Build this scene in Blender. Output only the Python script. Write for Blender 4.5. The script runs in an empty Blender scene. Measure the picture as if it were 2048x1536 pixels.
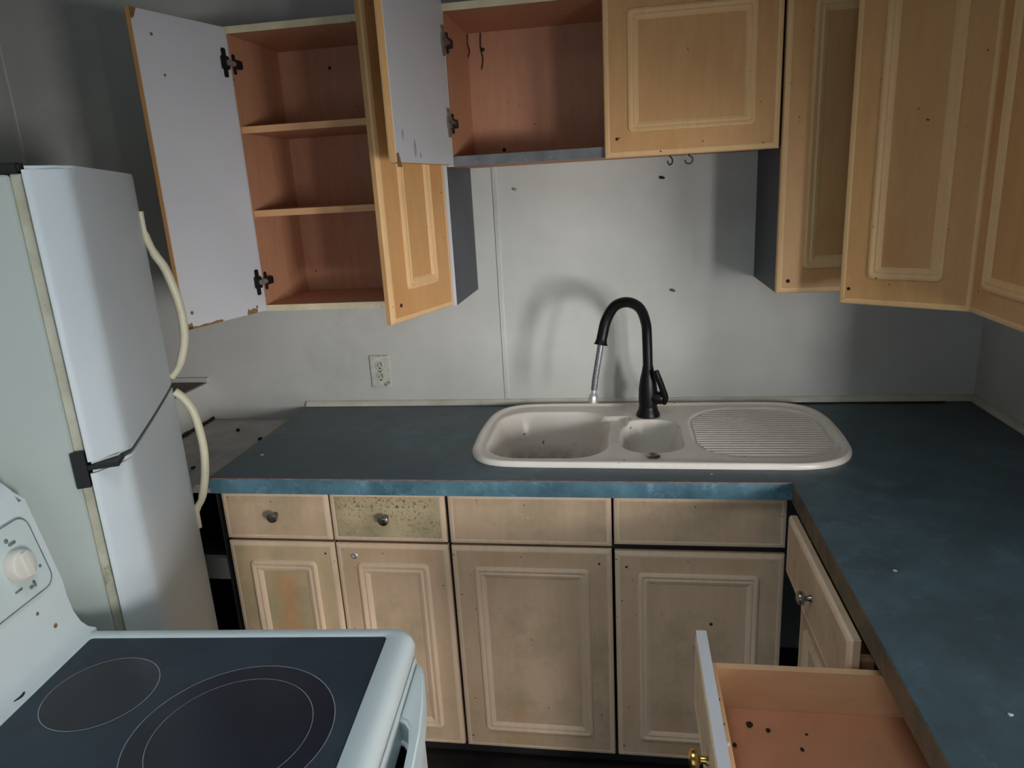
import bpy, bmesh, math, random
from mathutils import Vector, Matrix
random.seed(7)
sc = bpy.context.scene
COL = sc.collection

# ------------------------------------------------------------------ camera
YAW, PITCH, ROLL, FPX = -9.35, -15.559, -3.2785, 1435.0
y_, p_, r_ = (math.radians(a) for a in (YAW, PITCH, ROLL))
ff = Vector((math.sin(y_)*math.cos(p_), math.cos(y_)*math.cos(p_), math.sin(p_)))
r0 = Vector((math.cos(y_), -math.sin(y_), 0)); u0 = r0.cross(ff)
rr = math.cos(r_)*r0 + math.sin(r_)*u0; uu = -math.sin(r_)*r0 + math.cos(r_)*u0
cam = bpy.data.cameras.new('camera'); camo = bpy.data.objects.new('camera', cam); COL.objects.link(camo)
M = Matrix((rr, uu, -ff)).transposed().to_4x4(); M.translation = (0.2891, -2.2985, 1.6293)
camo.matrix_world = M
cam.sensor_width = 36; cam.lens = FPX/2048*36; cam.clip_start = 0.02
sc.camera = camo
# ------------------------------------------------------------------ world, lights, exposure
w = bpy.data.worlds.new('world'); sc.world = w; w.use_nodes = True
w.node_tree.nodes['Background'].inputs[0].default_value = (0.75, 0.87, 1.0, 1)
w.node_tree.nodes['Background'].inputs[1].default_value = 0.3
def area(name, loc, size, direction, power, color):
    l = bpy.data.lights.new(name, 'AREA'); l.shape = 'RECTANGLE'; l.size, l.size_y = size
    l.energy = power; l.color = color
    o = bpy.data.objects.new(name, l); COL.objects.link(o); o.location = loc
    o.rotation_euler = Vector(direction).to_track_quat('-Z', 'Y').to_euler()
    return o
area('window_daylight', (2.19, -4.32, 1.15), (0.36, 1.20), (0, 1, 0), 56, (1.0, 0.985, 0.96))
area('window_daylight', (3.20, -4.32, 1.15), (0.80, 1.20), (0, 1, 0), 205, (1.0, 0.985, 0.96))
area('doorway_daylight', (-0.1, -3.42, 1.00), (1.1, 1.5), (0, 1, 0), 4.5, (0.70, 0.89, 1.0))
area('overhead_fill', (0.05, -1.75, 2.84), (0.68, 0.68), (0, 0, -1), 11, (0.78, 0.92, 1.0))  # unseen overhead fill, added to brighten sink, drawer and range top
sc.view_settings.view_transform = 'Standard'
sc.view_settings.look = 'None'
sc.view_settings.exposure = 0.0
sc.view_settings.gamma = 1.0
sc.view_settings.use_curve_mapping = False

# ------------------------------------------------------------------ helpers
WPOS = {}
def link_mesh(name, bm, mat, parent=None, smooth=False, label=None, category=None, group=None, kind=None, mats=None):
    bmesh.ops.recalc_face_normals(bm, faces=bm.faces[:])
    co = [v.co for v in bm.verts]
    lo = Vector((min(c.x for c in co), min(c.y for c in co), min(c.z for c in co)))
    hi = Vector((max(c.x for c in co), max(c.y for c in co), max(c.z for c in co)))
    cen = (lo+hi)/2
    bmesh.ops.translate(bm, verts=bm.verts[:], vec=-cen)
    me = bpy.data.meshes.new(name); bm.to_mesh(me); bm.free()
    for m in (mats or [mat]): me.materials.append(m)
    if smooth:
        for p in me.polygons: p.use_smooth = True
        try: me.set_sharp_from_angle(angle=math.radians(smooth if smooth > 1 else 40))
        except Exception: pass
    o = bpy.data.objects.new(name, me); COL.objects.link(o)
    if parent is not None:
        o.parent = parent; o.location = cen-WPOS[parent]
    else: o.location = cen
    WPOS[o] = cen
    tag(o, label, category, group, kind)
    return o
def tag(o, label=None, category=None, group=None, kind=None):
    if label: o['label'] = label
    if category: o['category'] = category
    if group: o['group'] = group
    if kind: o['kind'] = kind
def thing(name, loc, label, category, group=None):
    o = bpy.data.objects.new(name, None); COL.objects.link(o); o.location = loc; o.empty_display_size = 0.05
    WPOS[o] = Vector(loc); tag(o, label, category, group); return o
def add_box(bm, lo, hi, mi=0):
    x0, y0, z0 = lo; x1, y1, z1 = hi
    v = [bm.verts.new(c) for c in ((x0,y0,z0),(x1,y0,z0),(x1,y1,z0),(x0,y1,z0),(x0,y0,z1),(x1,y0,z1),(x1,y1,z1),(x0,y1,z1))]
    fs = []
    for f in ((0,3,2,1),(4,5,6,7),(0,1,5,4),(1,2,6,5),(2,3,7,6),(3,0,4,7)):
        q = bm.faces.new([v[i] for i in f]); q.material_index = mi; fs.append(q)
    return v, fs
def box(lo, hi, bevel=0.0, seg=2):
    bm = bmesh.new(); add_box(bm, lo, hi)
    if bevel: bmesh.ops.bevel(bm, geom=bm.edges[:], offset=bevel, segments=seg, affect='EDGES', profile=0.6)
    return bm
def xf(bm, m):
    bmesh.ops.transform(bm, matrix=m, verts=bm.verts[:]); return bm
def tube(bm, pts, rad, n=12, cap=True, flat=None):
    """sweep a circle along pts; rad number or list; flat = (axis, factor) squashes along an axis"""
    pts = [Vector(p) for p in pts]; rings = []
    t0 = (pts[1]-pts[0]).normalized()
    nrm = t0.orthogonal().normalized()
    for i, p in enumerate(pts):
        t = (pts[min(i+1, len(pts)-1)]-pts[max(i-1, 0)]).normalized()
        nrm = (nrm - t*nrm.dot(t)).normalized(); b = t.cross(nrm)
        r = rad[i] if isinstance(rad, (list, tuple)) else rad
        ring = []
        for k in range(n):
            a = 2*math.pi*k/n; d = nrm*math.cos(a)*r + b*math.sin(a)*r
            if flat: ax = Vector(flat[0]); d = d + ax*(d.dot(ax))*(flat[1]-1)
            ring.append(bm.verts.new(p+d))
        rings.append(ring)
    for a, b in zip(rings, rings[1:]):
        for k in range(n): bm.faces.new((a[k], a[(k+1) % n], b[(k+1) % n], b[k]))
    if cap: bm.faces.new(rings[0][::-1]); bm.faces.new(rings[-1])
    return bm
def catmull(pts, n=8):
    P = [Vector(p) for p in pts]; P = [2*P[0]-P[1]]+P+[2*P[-1]-P[-2]]; out = []
    for i in range(1, len(P)-2):
        for k in range(n):
            t = k/n
            out.append(0.5*((2*P[i])+(P[i+1]-P[i-1])*t+(2*P[i-1]-5*P[i]+4*P[i+1]-P[i+2])*t*t+(3*P[i]-P[i-1]-3*P[i+1]+P[i+2])*t**3))
    out.append(P[-2]); return out
def lathe(bm, prof, n=24, axis=None):
    """prof [(r,z)] about +Z"""
    rings = []
    for r, z in prof:
        rings.append([bm.verts.new((r*math.cos(2*math.pi*k/n), r*math.sin(2*math.pi*k/n), z)) for k in range(n)])
    for a, b in zip(rings, rings[1:]):
        for k in range(n): bm.faces.new((a[k], a[(k+1) % n], b[(k+1) % n], b[k]))
    bm.faces.new(rings[0][::-1]); bm.faces.new(rings[-1]); return bm
def align(direction, loc):
    return Matrix.Translation(loc) @ Vector(direction).to_track_quat('Z', 'Y').to_matrix().to_4x4()
def round_rect(x0, x1, z0, z1, r, n=4):
    r = max(r, 0.0004); pts = []
    for cx, cz, a0 in ((x1-r, z1-r, 0), (x0+r, z1-r, 90), (x0+r, z0+r, 180), (x1-r, z0+r, 270)):
        for k in range(n+1):
            a = math.radians(a0+90*k/n); pts.append((cx+r*math.cos(a), cz+r*math.sin(a)))
    return pts
def rings_mesh(w_, h_, prof, cap_first=True, cap_last=True):
    """prof [(inset, y, radius)] -> panel in local x 0..w, z 0..h, facing -y"""
    bm = bmesh.new(); R = []
    for ins, y, rad in prof:
        R.append([bm.verts.new((x, y, z)) for x, z in round_rect(ins, w_-ins, ins, h_-ins, rad)])
    n = len(R[0])
    for a, b in zip(R, R[1:]):
        for k in range(n): bm.faces.new((a[k], a[(k+1) % n], b[(k+1) % n], b[k]))
    if cap_first: bm.faces.new(R[0])
    if cap_last: bm.faces.new(R[-1][::-1])
    return bm
def extrude_poly(pts, axis_from, axis_to, to3):
    """pts list of 2D, to3(p, t) -> 3D; prism between t values"""
    bm = bmesh.new(); A = [bm.verts.new(to3(p, axis_from)) for p in pts]; B = [bm.verts.new(to3(p, axis_to)) for p in pts]
    n = len(pts)
    for k in range(n): bm.faces.new((A[k], A[(k+1) % n], B[(k+1) % n], B[k]))
    bm.faces.new(A[::-1]); bm.faces.new(B); return bm

# ------------------------------------------------------------------ materials
def srgb(r, g, b):
    f = lambda c: (c/255/12.92 if c/255 <= 0.04045 else ((c/255+0.055)/1.055)**2.4)
    return (f(r), f(g), f(b), 1)
class NT:
    def __init__(s, name):
        s.m = bpy.data.materials.new(name); s.m.use_nodes = True; s.t = s.m.node_tree; s.n = s.t.nodes
        s.b = s.n['Principled BSDF']; s.tc = s.n.new('ShaderNodeTexCoord')
    def noise(s, scale, detail=4, rough=0.6, stretch=(1,1,1), off=(0,0,0), coord='Object'):
        mp = s.n.new('ShaderNodeMapping'); mp.inputs['Scale'].default_value = stretch; mp.inputs['Location'].default_value = off
        s.t.links.new(s.tc.outputs[coord], mp.inputs[0])
        nz = s.n.new('ShaderNodeTexNoise'); nz.inputs['Scale'].default_value = scale; nz.inputs['Detail'].default_value = detail; nz.inputs['Roughness'].default_value = rough
        s.t.links.new(mp.outputs[0], nz.inputs['Vector']); return nz.outputs['Fac']
    def ramp(s, fac, a, b):
        r = s.n.new('ShaderNodeMapRange'); r.inputs['From Min'].default_value = a; r.inputs['From Max'].default_value = b
        r.clamp = True; s.t.links.new(fac, r.inputs['Value']); return r.outputs['Result']
    def mul(s, a, b):
        m = s.n.new('ShaderNodeMath'); m.operation = 'MULTIPLY'
        for i, q in enumerate((a, b)):
            if isinstance(q, (int, float)): m.inputs[i].default_value = q
            else: s.t.links.new(q, m.inputs[i])
        return m.outputs[0]
    def mix(s, fac, a, b):
        m = s.n.new('ShaderNodeMix'); m.data_type = 'RGBA'
        for sock, q in ((m.inputs['Factor'], fac), (m.inputs['A'], a), (m.inputs['B'], b)):
            if isinstance(q, (tuple, int, float)): sock.default_value = q
            else: s.t.links.new(q, sock)
        return m.outputs['Result']
    def xyz(s, coord='Object'):
        q = s.n.new('ShaderNodeSeparateXYZ'); s.t.links.new(s.tc.outputs[coord], q.inputs[0]); return q.outputs
    def color(s, c):
        if isinstance(c, tuple): s.b.inputs['Base Color'].default_value = c
        else: s.t.links.new(c, s.b.inputs['Base Color'])
    def bump(s, fac, strength=0.1, dist=0.002):
        bn = s.n.new('ShaderNodeBump'); bn.inputs['Strength'].default_value = strength; bn.inputs['Distance'].default_value = dist
        s.t.links.new(fac, bn.inputs['Height']); s.t.links.new(bn.outputs[0], s.b.inputs['Normal'])
    def set(s, rough=0.5, metal=0.0, spec=0.5, coat=0.0):
        s.b.inputs['Roughness'].default_value = rough; s.b.inputs['Metallic'].default_value = metal
        s.b.inputs['Specular IOR Level'].default_value = spec; s.b.inputs['Coat Weight'].default_value = coat
        return s.m
def painted(name, c1, c2, scale=3, rough=0.55, dirt=None, dirt_lo=0.6, dirt_hi=0.8, dirt_scale=6, speck=None, bump=0.05, spec=0.4, metal=0):
    t = NT(name); c = t.mix(t.ramp(t.noise(scale), 0.35, 0.7), c1, c2)
    if dirt: c = t.mix(t.ramp(t.noise(dirt_scale, 6, 0.65, off=(3, 1, 7)), dirt_lo, dirt_hi), c, dirt)
    if speck: c = t.mix(t.ramp(t.noise(90, 2, 0.5, off=(5, 5, 5)), 0.72, 0.76), c, speck)
    t.color(c)
    if bump: t.bump(t.noise(60, 3), bump)
    return t.set(rough, metal, spec)
def wood(name, light, dark, stain, green=None, rough=0.45, vertical=True, orange=None, bump=0.06, stain_lo=0.55):
    t = NT(name); st = (9, 9, 1.5) if vertical else (1.5, 1.5, 9)
    c = t.mix(t.ramp(t.noise(5, 6, 0.65, st), 0.3, 0.72), light, dark)
    c = t.mix(t.mul(t.ramp(t.noise(2.6, 5, 0.6, off=(2, 9, 4)), stain_lo, 0.8), 0.75), c, stain)
    if green: c = t.mix(t.mul(t.ramp(t.noise(4.2, 6, 0.7, off=(7, 1, 3)), 0.5, 0.78), 0.8), c, green)
    if orange: c = t.mix(t.mul(t.ramp(t.noise(3.3, 3, 0.5, (1.6, 1.6, 1), (1, 4, 8)), 0.56, 0.74), 0.55), c, orange)
    c = t.mix(t.ramp(t.noise(70, 2, 0.5, off=(1, 5, 5)), 0.74, 0.78), c, srgb(70, 55, 40))
    t.color(c); t.bump(t.noise(9, 5, 0.6, st), bump)
    return t.set(rough, 0, 0.4)
m_wall = painted('wall_paint', srgb(206,206,202), srgb(188,188,184), 2.2, 0.5, srgb(170,168,160), 0.58, 0.85, 1.7, speck=None, bump=0.04)
m_ceil = painted('ceiling_paint', srgb(190,190,190), srgb(175,175,178), 2, 0.8)
m_trim = painted('trim_paint', srgb(215,212,200), srgb(190,186,170), 8, 0.5, srgb(70,64,50), 0.62, 0.8, 14)
m_floor = painted('floor_vinyl', srgb(58,48,44), srgb(34,30,32), 6, 0.5)
m_maple_up = wood('golden_maple_foil', srgb(214,164,108), srgb(204,152,98), srgb(192,142,92), orange=srgb(200,134,78))
m_rim_up = wood('golden_maple_worn_edge', srgb(236,194,142), srgb(226,182,130), srgb(210,166,116))
m_maple_lo = wood('soiled_maple_foil', srgb(224,194,164), srgb(214,183,152), srgb(188,166,140), green=srgb(150,144,114), orange=srgb(212,158,108))
m_rim_lo = wood('soiled_maple_worn_edge', srgb(242,214,186), srgb(230,200,170), srgb(206,180,150))
def stained_door():
    t = NT('orange_stained_maple_foil')
    c = t.mix(t.ramp(t.noise(5, 6, 0.65, (5, 5, 1.5)), 0.3, 0.72), srgb(222,196,160), srgb(208,182,146))
    c = t.mix(t.mul(t.ramp(t.noise(3.2, 6, 0.7, off=(7, 1, 3)), 0.45, 0.75), 0.8), c, srgb(158,150,116))
    o = t.xyz(); a = t.n.new('ShaderNodeMath'); a.operation = 'ABSOLUTE'; t.t.links.new(o[0], a.inputs[0])
    b = t.n.new('ShaderNodeMath'); b.operation = 'MULTIPLY_ADD'; t.t.links.new(t.noise(11, 4, 0.6, (1, 1, 0.6)), b.inputs[0]); b.inputs[1].default_value = 0.13; t.t.links.new(a.outputs[0], b.inputs[2])
    c = t.mix(t.mul(t.mul(t.ramp(b.outputs[0], 0.115, 0.06), t.ramp(o[2], 0.255, 0.19)), 0.6), c, srgb(222,156,100))
    t.color(c); t.bump(t.noise(9, 5), 0.05); return t.set(0.45, 0, 0.4)
m_maple_stain = stained_door()
def specked():
    t = NT('speckled_mildew_foil')
    c = t.mix(t.ramp(t.noise(5, 6, 0.65, (1.5, 5, 5)), 0.3, 0.72), srgb(214,194,160), srgb(200,180,144))
    patch = t.ramp(t.noise(5.5, 5, 0.6, off=(0.4, 1, 3)), 0.44, 0.68)
    c = t.mix(t.mul(patch, 0.7), c, srgb(118,116,88))
    c = t.mix(t.mul(t.ramp(t.noise(110, 3, 0.6), 0.52, 0.66), t.ramp(t.noise(6, 4, 0.6, off=(5, 5, 5)), 0.42, 0.66)), c, srgb(92,88,68))
    t.color(c); t.bump(t.noise(9, 5), 0.05); return t.set(0.5, 0, 0.4)
m_speck = specked()
m_inner = wood('reddish_alder_laminate', srgb(206,150,116), srgb(190,136,104), srgb(180,126,96), rough=0.6)
m_inner_back = wood('alder_back_panel', srgb(198,144,114), srgb(184,132,104), srgb(174,122,96), rough=0.6)
m_shelf_edge = wood('shelf_edge_maple', srgb(226,172,126), srgb(212,158,114), srgb(200,148,104), vertical=False)
m_drawer = wood('drawer_birch', srgb(244,198,154), srgb(232,182,138), srgb(222,170,126), vertical=False)
m_drawer_floor = wood('drawer_floor_laminate', srgb(212,148,112), srgb(196,134,100), srgb(176,118,90), vertical=False)
m_white = painted('white_melamine', srgb(218,218,224), srgb(208,208,214), 2, 0.4, srgb(160,158,150), 0.70, 0.82, 9, bump=0.02)
m_cream = painted('cream_edge_band', srgb(226,212,180), srgb(206,190,156), 12, 0.5, srgb(120,84,52), 0.62, 0.70, 16)
m_chip = painted('bare_chipboard', srgb(150,116,76), srgb(120,88,56), 60, 0.8)
m_dark = painted('dark_slate_paint', srgb(70,74,84), srgb(58,62,70), 5, 0.5, srgb(44,46,50), 0.6, 0.8, 5)
m_greyedge = painted('grey_painted_edge', srgb(120,122,126), srgb(92,96,100), 14, 0.5, srgb(160,160,160), 0.62, 0.7, 30)
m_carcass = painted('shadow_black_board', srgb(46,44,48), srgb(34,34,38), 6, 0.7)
m_rail = painted('grey_face_rail', srgb(128,128,122), srgb(110,112,108), 6, 0.6)
m_ledge = painted('dusty_grey_board', srgb(196,190,186), srgb(164,160,158), 9, 0.8, srgb(205,202,198), 0.60, 0.74, 18, bump=0.1)
m_beige = painted('beige_filler_strip', srgb(190,180,152), srgb(168,158,132), 8, 0.7)
m_black = painted('matte_black_metal', srgb(9,9,10), srgb(13,13,15), 10, 0.40, bump=0.0, spec=0.3)
m_blackp = painted('black_plastic', srgb(22,21,22), srgb(32,30,30), 10, 0.5, bump=0.0)
m_soot = painted('black_mildew', srgb(26,24,22), srgb(50,46,38), 30, 0.9)
m_chrome = painted('chrome', srgb(232,232,232), srgb(214,214,214), 20, 0.3, metal=0.75, bump=0)
m_nickel = painted('worn_nickel', srgb(170,168,160), srgb(110,106,98), 60, 0.25, metal=1, bump=0)
m_brass = painted('polished_brass', srgb(222,186,110), srgb(190,150,80), 30, 0.2, metal=1, bump=0)
m_hose = painted('braided_grey_hose', srgb(140,140,146), srgb(110,110,116), 160, 0.4, metal=0.5)
m_app = painted('appliance_white_enamel', srgb(214,224,226), srgb(204,215,218), 2, 0.32, srgb(188,186,166), 0.66, 0.84, 7, bump=0.015, spec=0.5)
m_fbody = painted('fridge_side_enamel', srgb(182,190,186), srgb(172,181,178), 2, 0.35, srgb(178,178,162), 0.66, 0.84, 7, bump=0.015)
m_fdoor = painted('fridge_door_textured_enamel', srgb(206,214,220), srgb(196,205,212), 2.5, 0.42, srgb(190,188,184), 0.66, 0.84, 4, bump=0.05)
m_gasket = painted('yellowed_gasket', srgb(192,190,172), srgb(168,164,142), 18, 0.6, srgb(84,76,58), 0.6, 0.75, 22)
m_cream_h = painted('yellowed_handle_plastic', srgb(222,216,192), srgb(208,202,176), 8, 0.4, srgb(160,146,96), 0.62, 0.8, 10, bump=0.02)
m_knob = painted('soiled_white_knob', srgb(226,222,214), srgb(212,206,198), 12, 0.4, srgb(150,126,110), 0.62, 0.76, 16)
m_print = painted('faded_grey_print', srgb(96,108,112), srgb(128,138,140), 60, 0.6)
m_panelw = painted('control_panel_white', srgb(204,218,218), srgb(196,208,208), 4, 0.3, srgb(150,158,156), 0.64, 0.8, 26)
m_ringp = painted('burner_ring_print', srgb(160,164,168), srgb(130,134,138), 30, 0.35)
m_crumb = painted('dark_grime_crumb', srgb(38,28,24), srgb(60,44,36), 60, 0.9)
m_chipw = painted('white_paint_flake', srgb(220,222,216), srgb(196,198,192), 60, 0.7)
def mk_glass():
    t = NT('black_ceramic_glass')
    c = t.mix(t.ramp(t.noise(5, 5), 0.4, 0.75), srgb(42,52,64), srgb(56,68,80)); t.color(c)
    t.t.links.new(t.ramp(t.noise(9, 6, 0.7), -0.6, 1.4), t.b.inputs['Roughness'])
    return t.set(0.3, 0, 0.5)
m_glass = mk_glass()
m_glass.node_tree.nodes['Principled BSDF'].inputs['Specular IOR Level'].default_value = 0.45
def mk_counter():
    t = NT('mottled_blue_laminate')
    c = t.mix(t.ramp(t.noise(7, 8, 0.7), 0.36, 0.66), srgb(66,98,114), srgb(100,142,158))
    c = t.mix(t.ramp(t.noise(16, 8, 0.75, (1, 1, 1), (4, 4, 4)), 0.52, 0.74), c, srgb(128,172,188))
    c = t.mix(t.mul(t.ramp(t.noise(10, 6, 0.7, off=(9, 2, 1)), 0.55, 0.75), 0.7), c, srgb(54,78,84))
    q = t.n.new('ShaderNodeNewGeometry'); s2 = t.n.new('ShaderNodeSeparateXYZ'); t.t.links.new(q.outputs['Normal'], s2.inputs[0])
    # walked-on grime film lies on the horizontal surface only
    c = t.mix(t.mul(t.ramp(s2.outputs[2], 0.6, 0.9), t.ramp(t.noise(1.8, 5, 0.6, off=(1, 1, 1)), -0.6, 0.9)), c, srgb(66,76,80))
    t.color(c); t.bump(t.noise(40, 4), 0.03); return t.set(0.42, 0, 0.45)
m_counter = mk_counter()
def mk_sink():
    t = NT('stained_white_ceramic')
    o = t.xyz()
    c = t.mix(t.ramp(t.noise(4, 5), 0.4, 0.75), srgb(240,233,224), srgb(228,219,208))
    # brown stain pooled in the low part of the large bowl
    deep = t.ramp(o[2], -0.02, -0.075)
    c = t.mix(t.mul(t.mul(deep, t.ramp(t.noise(9, 7, 0.7, off=(3, 2, 1)), 0.30, 0.62)), 0.9), c, srgb(112,84,66))
    c = t.mix(t.ramp(t.noise(55, 3, 0.6, off=(8, 8, 2)), 0.70, 0.76), c, srgb(110,92,70))
    t.color(c); return t.set(0.28, 0, 0.5)
m_sink = mk_sink()

# ------------------------------------------------------------------ dimensions
XL, XR, XW = -0.829, 0.678, 1.347          # counter left end, right leg front edge, right wall
D = 0.645; H = 0.91; CEIL = 2.42
XLEFT, YREAR = -2.3, -4.2
DF = 0.6212                                # base door front plane
DU = 0.313                                 # wall cabinet carcass front
ZB, ZT = 1.305, 2.079
# ------------------------------------------------------------------ setting
def struct(name, bm, mat, label, **k):
    return link_mesh(name, bm, mat, label=label, kind='structure', **k)
wall_back = struct('wall_back', box((XLEFT-0.1, 0, 0), (XW+0.1, 0.1, CEIL)), m_wall, 'dirty off white panelled back wall behind the sink')
for bx_ in (-0.109, -1.735):
    link_mesh('batten', extrude_poly([(-0.009, 0.0), (-0.006, -0.0035), (0.006, -0.0035), (0.009, 0.0)], 0.93 if bx_ > -1 else 0.0, CEIL-0.005,
              lambda p, t, b=bx_: (b+p[0], p[1], t)), m_wall, wall_back)
XE, WEND, OPZ = 4.2, -1.46, 1.45            # adjoining room: far side, end of the right wall, height of the wide opening
bm = bmesh.new()
for lo, hi in (((XW, WEND, 0), (XW+0.1, 0, CEIL)), ((XW, -3.3, OPZ), (XW+0.1, WEND, CEIL)), ((XW, YREAR, 0), (XW+0.1, -3.3, CEIL))): add_box(bm, lo, hi)
struct('wall_right', bm, m_wall, 'off white side wall at the right end of the counter')
struct('wall_adjoining', box((XW+0.1, WEND, 0), (XE, WEND+0.1, CEIL)), m_wall, 'off white wall of the adjoining room')
struct('wall_far_right', box((XE, YREAR, 0), (XE+0.1, WEND+0.1, CEIL)), m_wall, 'off white far wall of the adjoining room')
WZ0, WZ1 = 0.55, 1.75
WINS = ((2.01, 2.37), (2.80, 3.60))
for i, (WX0, WX1) in enumerate(WINS):
    bm = bmesh.new()
    for lo, hi in (((WX0-0.05, YREAR-0.012, WZ0-0.05), (WX0, YREAR+0.012, WZ1+0.05)), ((WX1, YREAR-0.012, WZ0-0.05), (WX1+0.05, YREAR+0.012, WZ1+0.05)),
                   ((WX0, YREAR-0.012, WZ0-0.05), (WX1, YREAR+0.012, WZ0)), ((WX0, YREAR-0.012, WZ1), (WX1, YREAR+0.012, WZ1+0.05))): add_box(bm, lo, hi)
    struct('window_%d' % (i+1), bm, m_trim, ('narrow', 'wide')[i]+' white framed window of the adjoining room behind the camera')
struct('wall_left', box((XLEFT-0.1, YREAR, 0), (XLEFT, 0, CEIL)), m_wall, 'off white left wall beyond the refrigerator')
bm = bmesh.new()
WL = [((XW, YREAR-0.1, 0), (WINS[0][0], YREAR, CEIL)),
      ((WINS[0][1], YREAR-0.1, 0), (WINS[1][0], YREAR, CEIL)), ((WINS[1][1], YREAR-0.1, 0), (XE, YREAR, CEIL))]
for q in WINS: WL += [((q[0], YREAR-0.1, 0), (q[1], YREAR, WZ0)), ((q[0], YREAR-0.1, WZ1), (q[1], YREAR, CEIL))]
for lo, hi in WL: add_box(bm, lo, hi)
struct('wall_rear', bm, m_wall, 'off white window wall of the adjoining room')
bm = bmesh.new()
for lo, hi in (((XLEFT, -3.4, 0), (-0.7, -3.3, CEIL)), ((0.5, -3.4, 0), (XW, -3.3, CEIL)), ((-0.7, -3.4, 2.05), (0.5, -3.3, CEIL))): add_box(bm, lo, hi)
struct('wall_front', bm, m_wall, 'off white wall with open doorway behind the camera')
struct('floor', box((XLEFT, YREAR, -0.1), (XE, 0, 0)), m_floor, 'dark worn kitchen floor')
KX0, KX1, KY0, KY1 = -0.30, 0.40, -2.10, -1.40
bm = bmesh.new()
for lo, hi in (((XLEFT, YREAR, CEIL), (KX0, 0, CEIL+0.1)), ((KX1, YREAR, CEIL), (XE, 0, CEIL+0.1)), ((KX0, YREAR, CEIL), (KX1, KY0, CEIL+0.1)), ((KX0, KY1, CEIL), (KX1, 0, CEIL+0.1))): add_box(bm, lo, hi)
shaft_bm = bmesh.new()
for lo, hi in (((KX0-0.02, KY0-0.02, CEIL+0.1), (KX0, KY1+0.02, CEIL+0.45)), ((KX1, KY0-0.02, CEIL+0.1), (KX1+0.02, KY1+0.02, CEIL+0.45)), ((KX0, KY0-0.02, CEIL+0.1), (KX1, KY0, CEIL+0.45)), ((KX0, KY1, CEIL+0.1), (KX1, KY1+0.02, CEIL+0.45))): add_box(shaft_bm, lo, hi)
struct('window_3', shaft_bm, m_trim, 'small unseen light shaft added to the kitchen ceiling')  # added shaft around the overhead fill, keeps its light off the upper doors
struct('ceiling', bm, m_ceil, 'dim painted kitchen ceiling')
qr = [(0, 0), (0.014, 0), (0.013, 0.007), (0.009, 0.013), (0.004, 0.017), (0, 0.018)]
struct('trim_1', extrude_poly(qr, XL, XW-0.001, lambda p, t: (t, -p[0]-0.0005, H+0.001+p[1])), m_trim, 'thin white bead along wall behind sink')
struct('trim_2', extrude_poly(qr, -1.70, -0.016, lambda p, t: (XW-0.0005-p[0], t, H+0.001+p[1])), m_trim, 'thin white bead along right wall')
# strip of mildew between sink and wall bead
bm = bmesh.new()
N = 44; vs0 = []; vs1 = []
for i in range(N+1):
    x = 0.0+1.26*i/N; wv = 0.010+0.016*random.random()*(1 if x < 0.5 else 0.5)
    vs0.append((x, -0.0145)); vs1.append((x, -0.0145-wv))
pts = vs0+vs1[::-1]
lk = extrude_poly(pts, H+0.0004, H+0.0020, lambda p, t: (p[0], p[1], t))
bmesh.ops.triangulate(lk, faces=[f for f in lk.faces if len(f.verts) > 4])
link_mesh('mildew_strip', lk, m_soot, label='black mildew line on counter along the wall behind sink', category='mildew')

# ------------------------------------------------------------------ countertop
ct = thing('countertop', (0.2, -0.3, H-0.045), 'L shaped mottled blue laminate countertop around the white sink', 'countertop')
xs = [XL, -0.118, -0.085, -0.04, XR, 0.76, 0.84, XW-0.001]; ys = [-1.70, -D, -0.548, -0.525, -0.49, -0.13, -0.095, -0.065, -0.0005]
bm = bmesh.new(); V = {}
def gv(i, j, z):
    k = (i, j, z)
    if k not in V: V[k] = bm.verts.new((xs[i], ys[j], z))
    return V[k]
def keep(i, j):
    if not (0 <= i < len(xs)-1 and 0 <= j < len(ys)-1): return False
    cx, cy = (xs[i]+xs[i+1])/2, (ys[j]+ys[j+1])/2
    if cy < -D and cx < XR: return False
    return not ((-0.118 < cx < 0.84 and -0.49 < cy < -0.13) or (-0.085 < cx < 0.76 and -0.525 < cy < -0.095) or (-0.04 < cx < 0.76 and -0.548 < cy < -0.065))
for i in range(len(xs)-1):
    for j in range(len(ys)-1):
        if not keep(i, j): continue
        for z in (H, H-0.045): bm.faces.new((gv(i,j,z), gv(i+1,j,z), gv(i+1,j+1,z), gv(i,j+1,z)))
        for di, dj, a, b in ((-1,0,(i,j),(i,j+1)), (1,0,(i+1,j),(i+1,j+1)), (0,-1,(i,j),(i+1,j)), (0,1,(i,j+1),(i+1,j+1))):
            if not keep(i+di, j+dj): bm.faces.new((gv(*a,H), gv(*b,H), gv(*b,H-0.045), gv(*a,H-0.045)))
bmesh.ops.remove_doubles(bm, verts=bm.verts[:], dist=1e-6)
link_mesh('worktop', bm, m_counter, ct)
m_edgebrown = painted('worn_brown_counter_edge', srgb(120,98,72), srgb(88,78,66), 14, 0.7, srgb(60,60,58), 0.5, 0.7, 8)
link_mesh('edge_band', box((XR-0.0025, -1.70, H-0.0452), (XR-0.0002, -D-0.012, H-0.0005)), m_edgebrown, ct, label='worn brown edge of right counter leg')
m_pink = painted('pinkish_worn_arris', srgb(150,116,112), srgb(90,84,86), 30, 0.6)
link_mesh('worn_arris', box((XL, -D-0.0012, H-0.0035), (XR-0.003, -D-0.0001, H+0.0003)), m_pink, ct)

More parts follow.
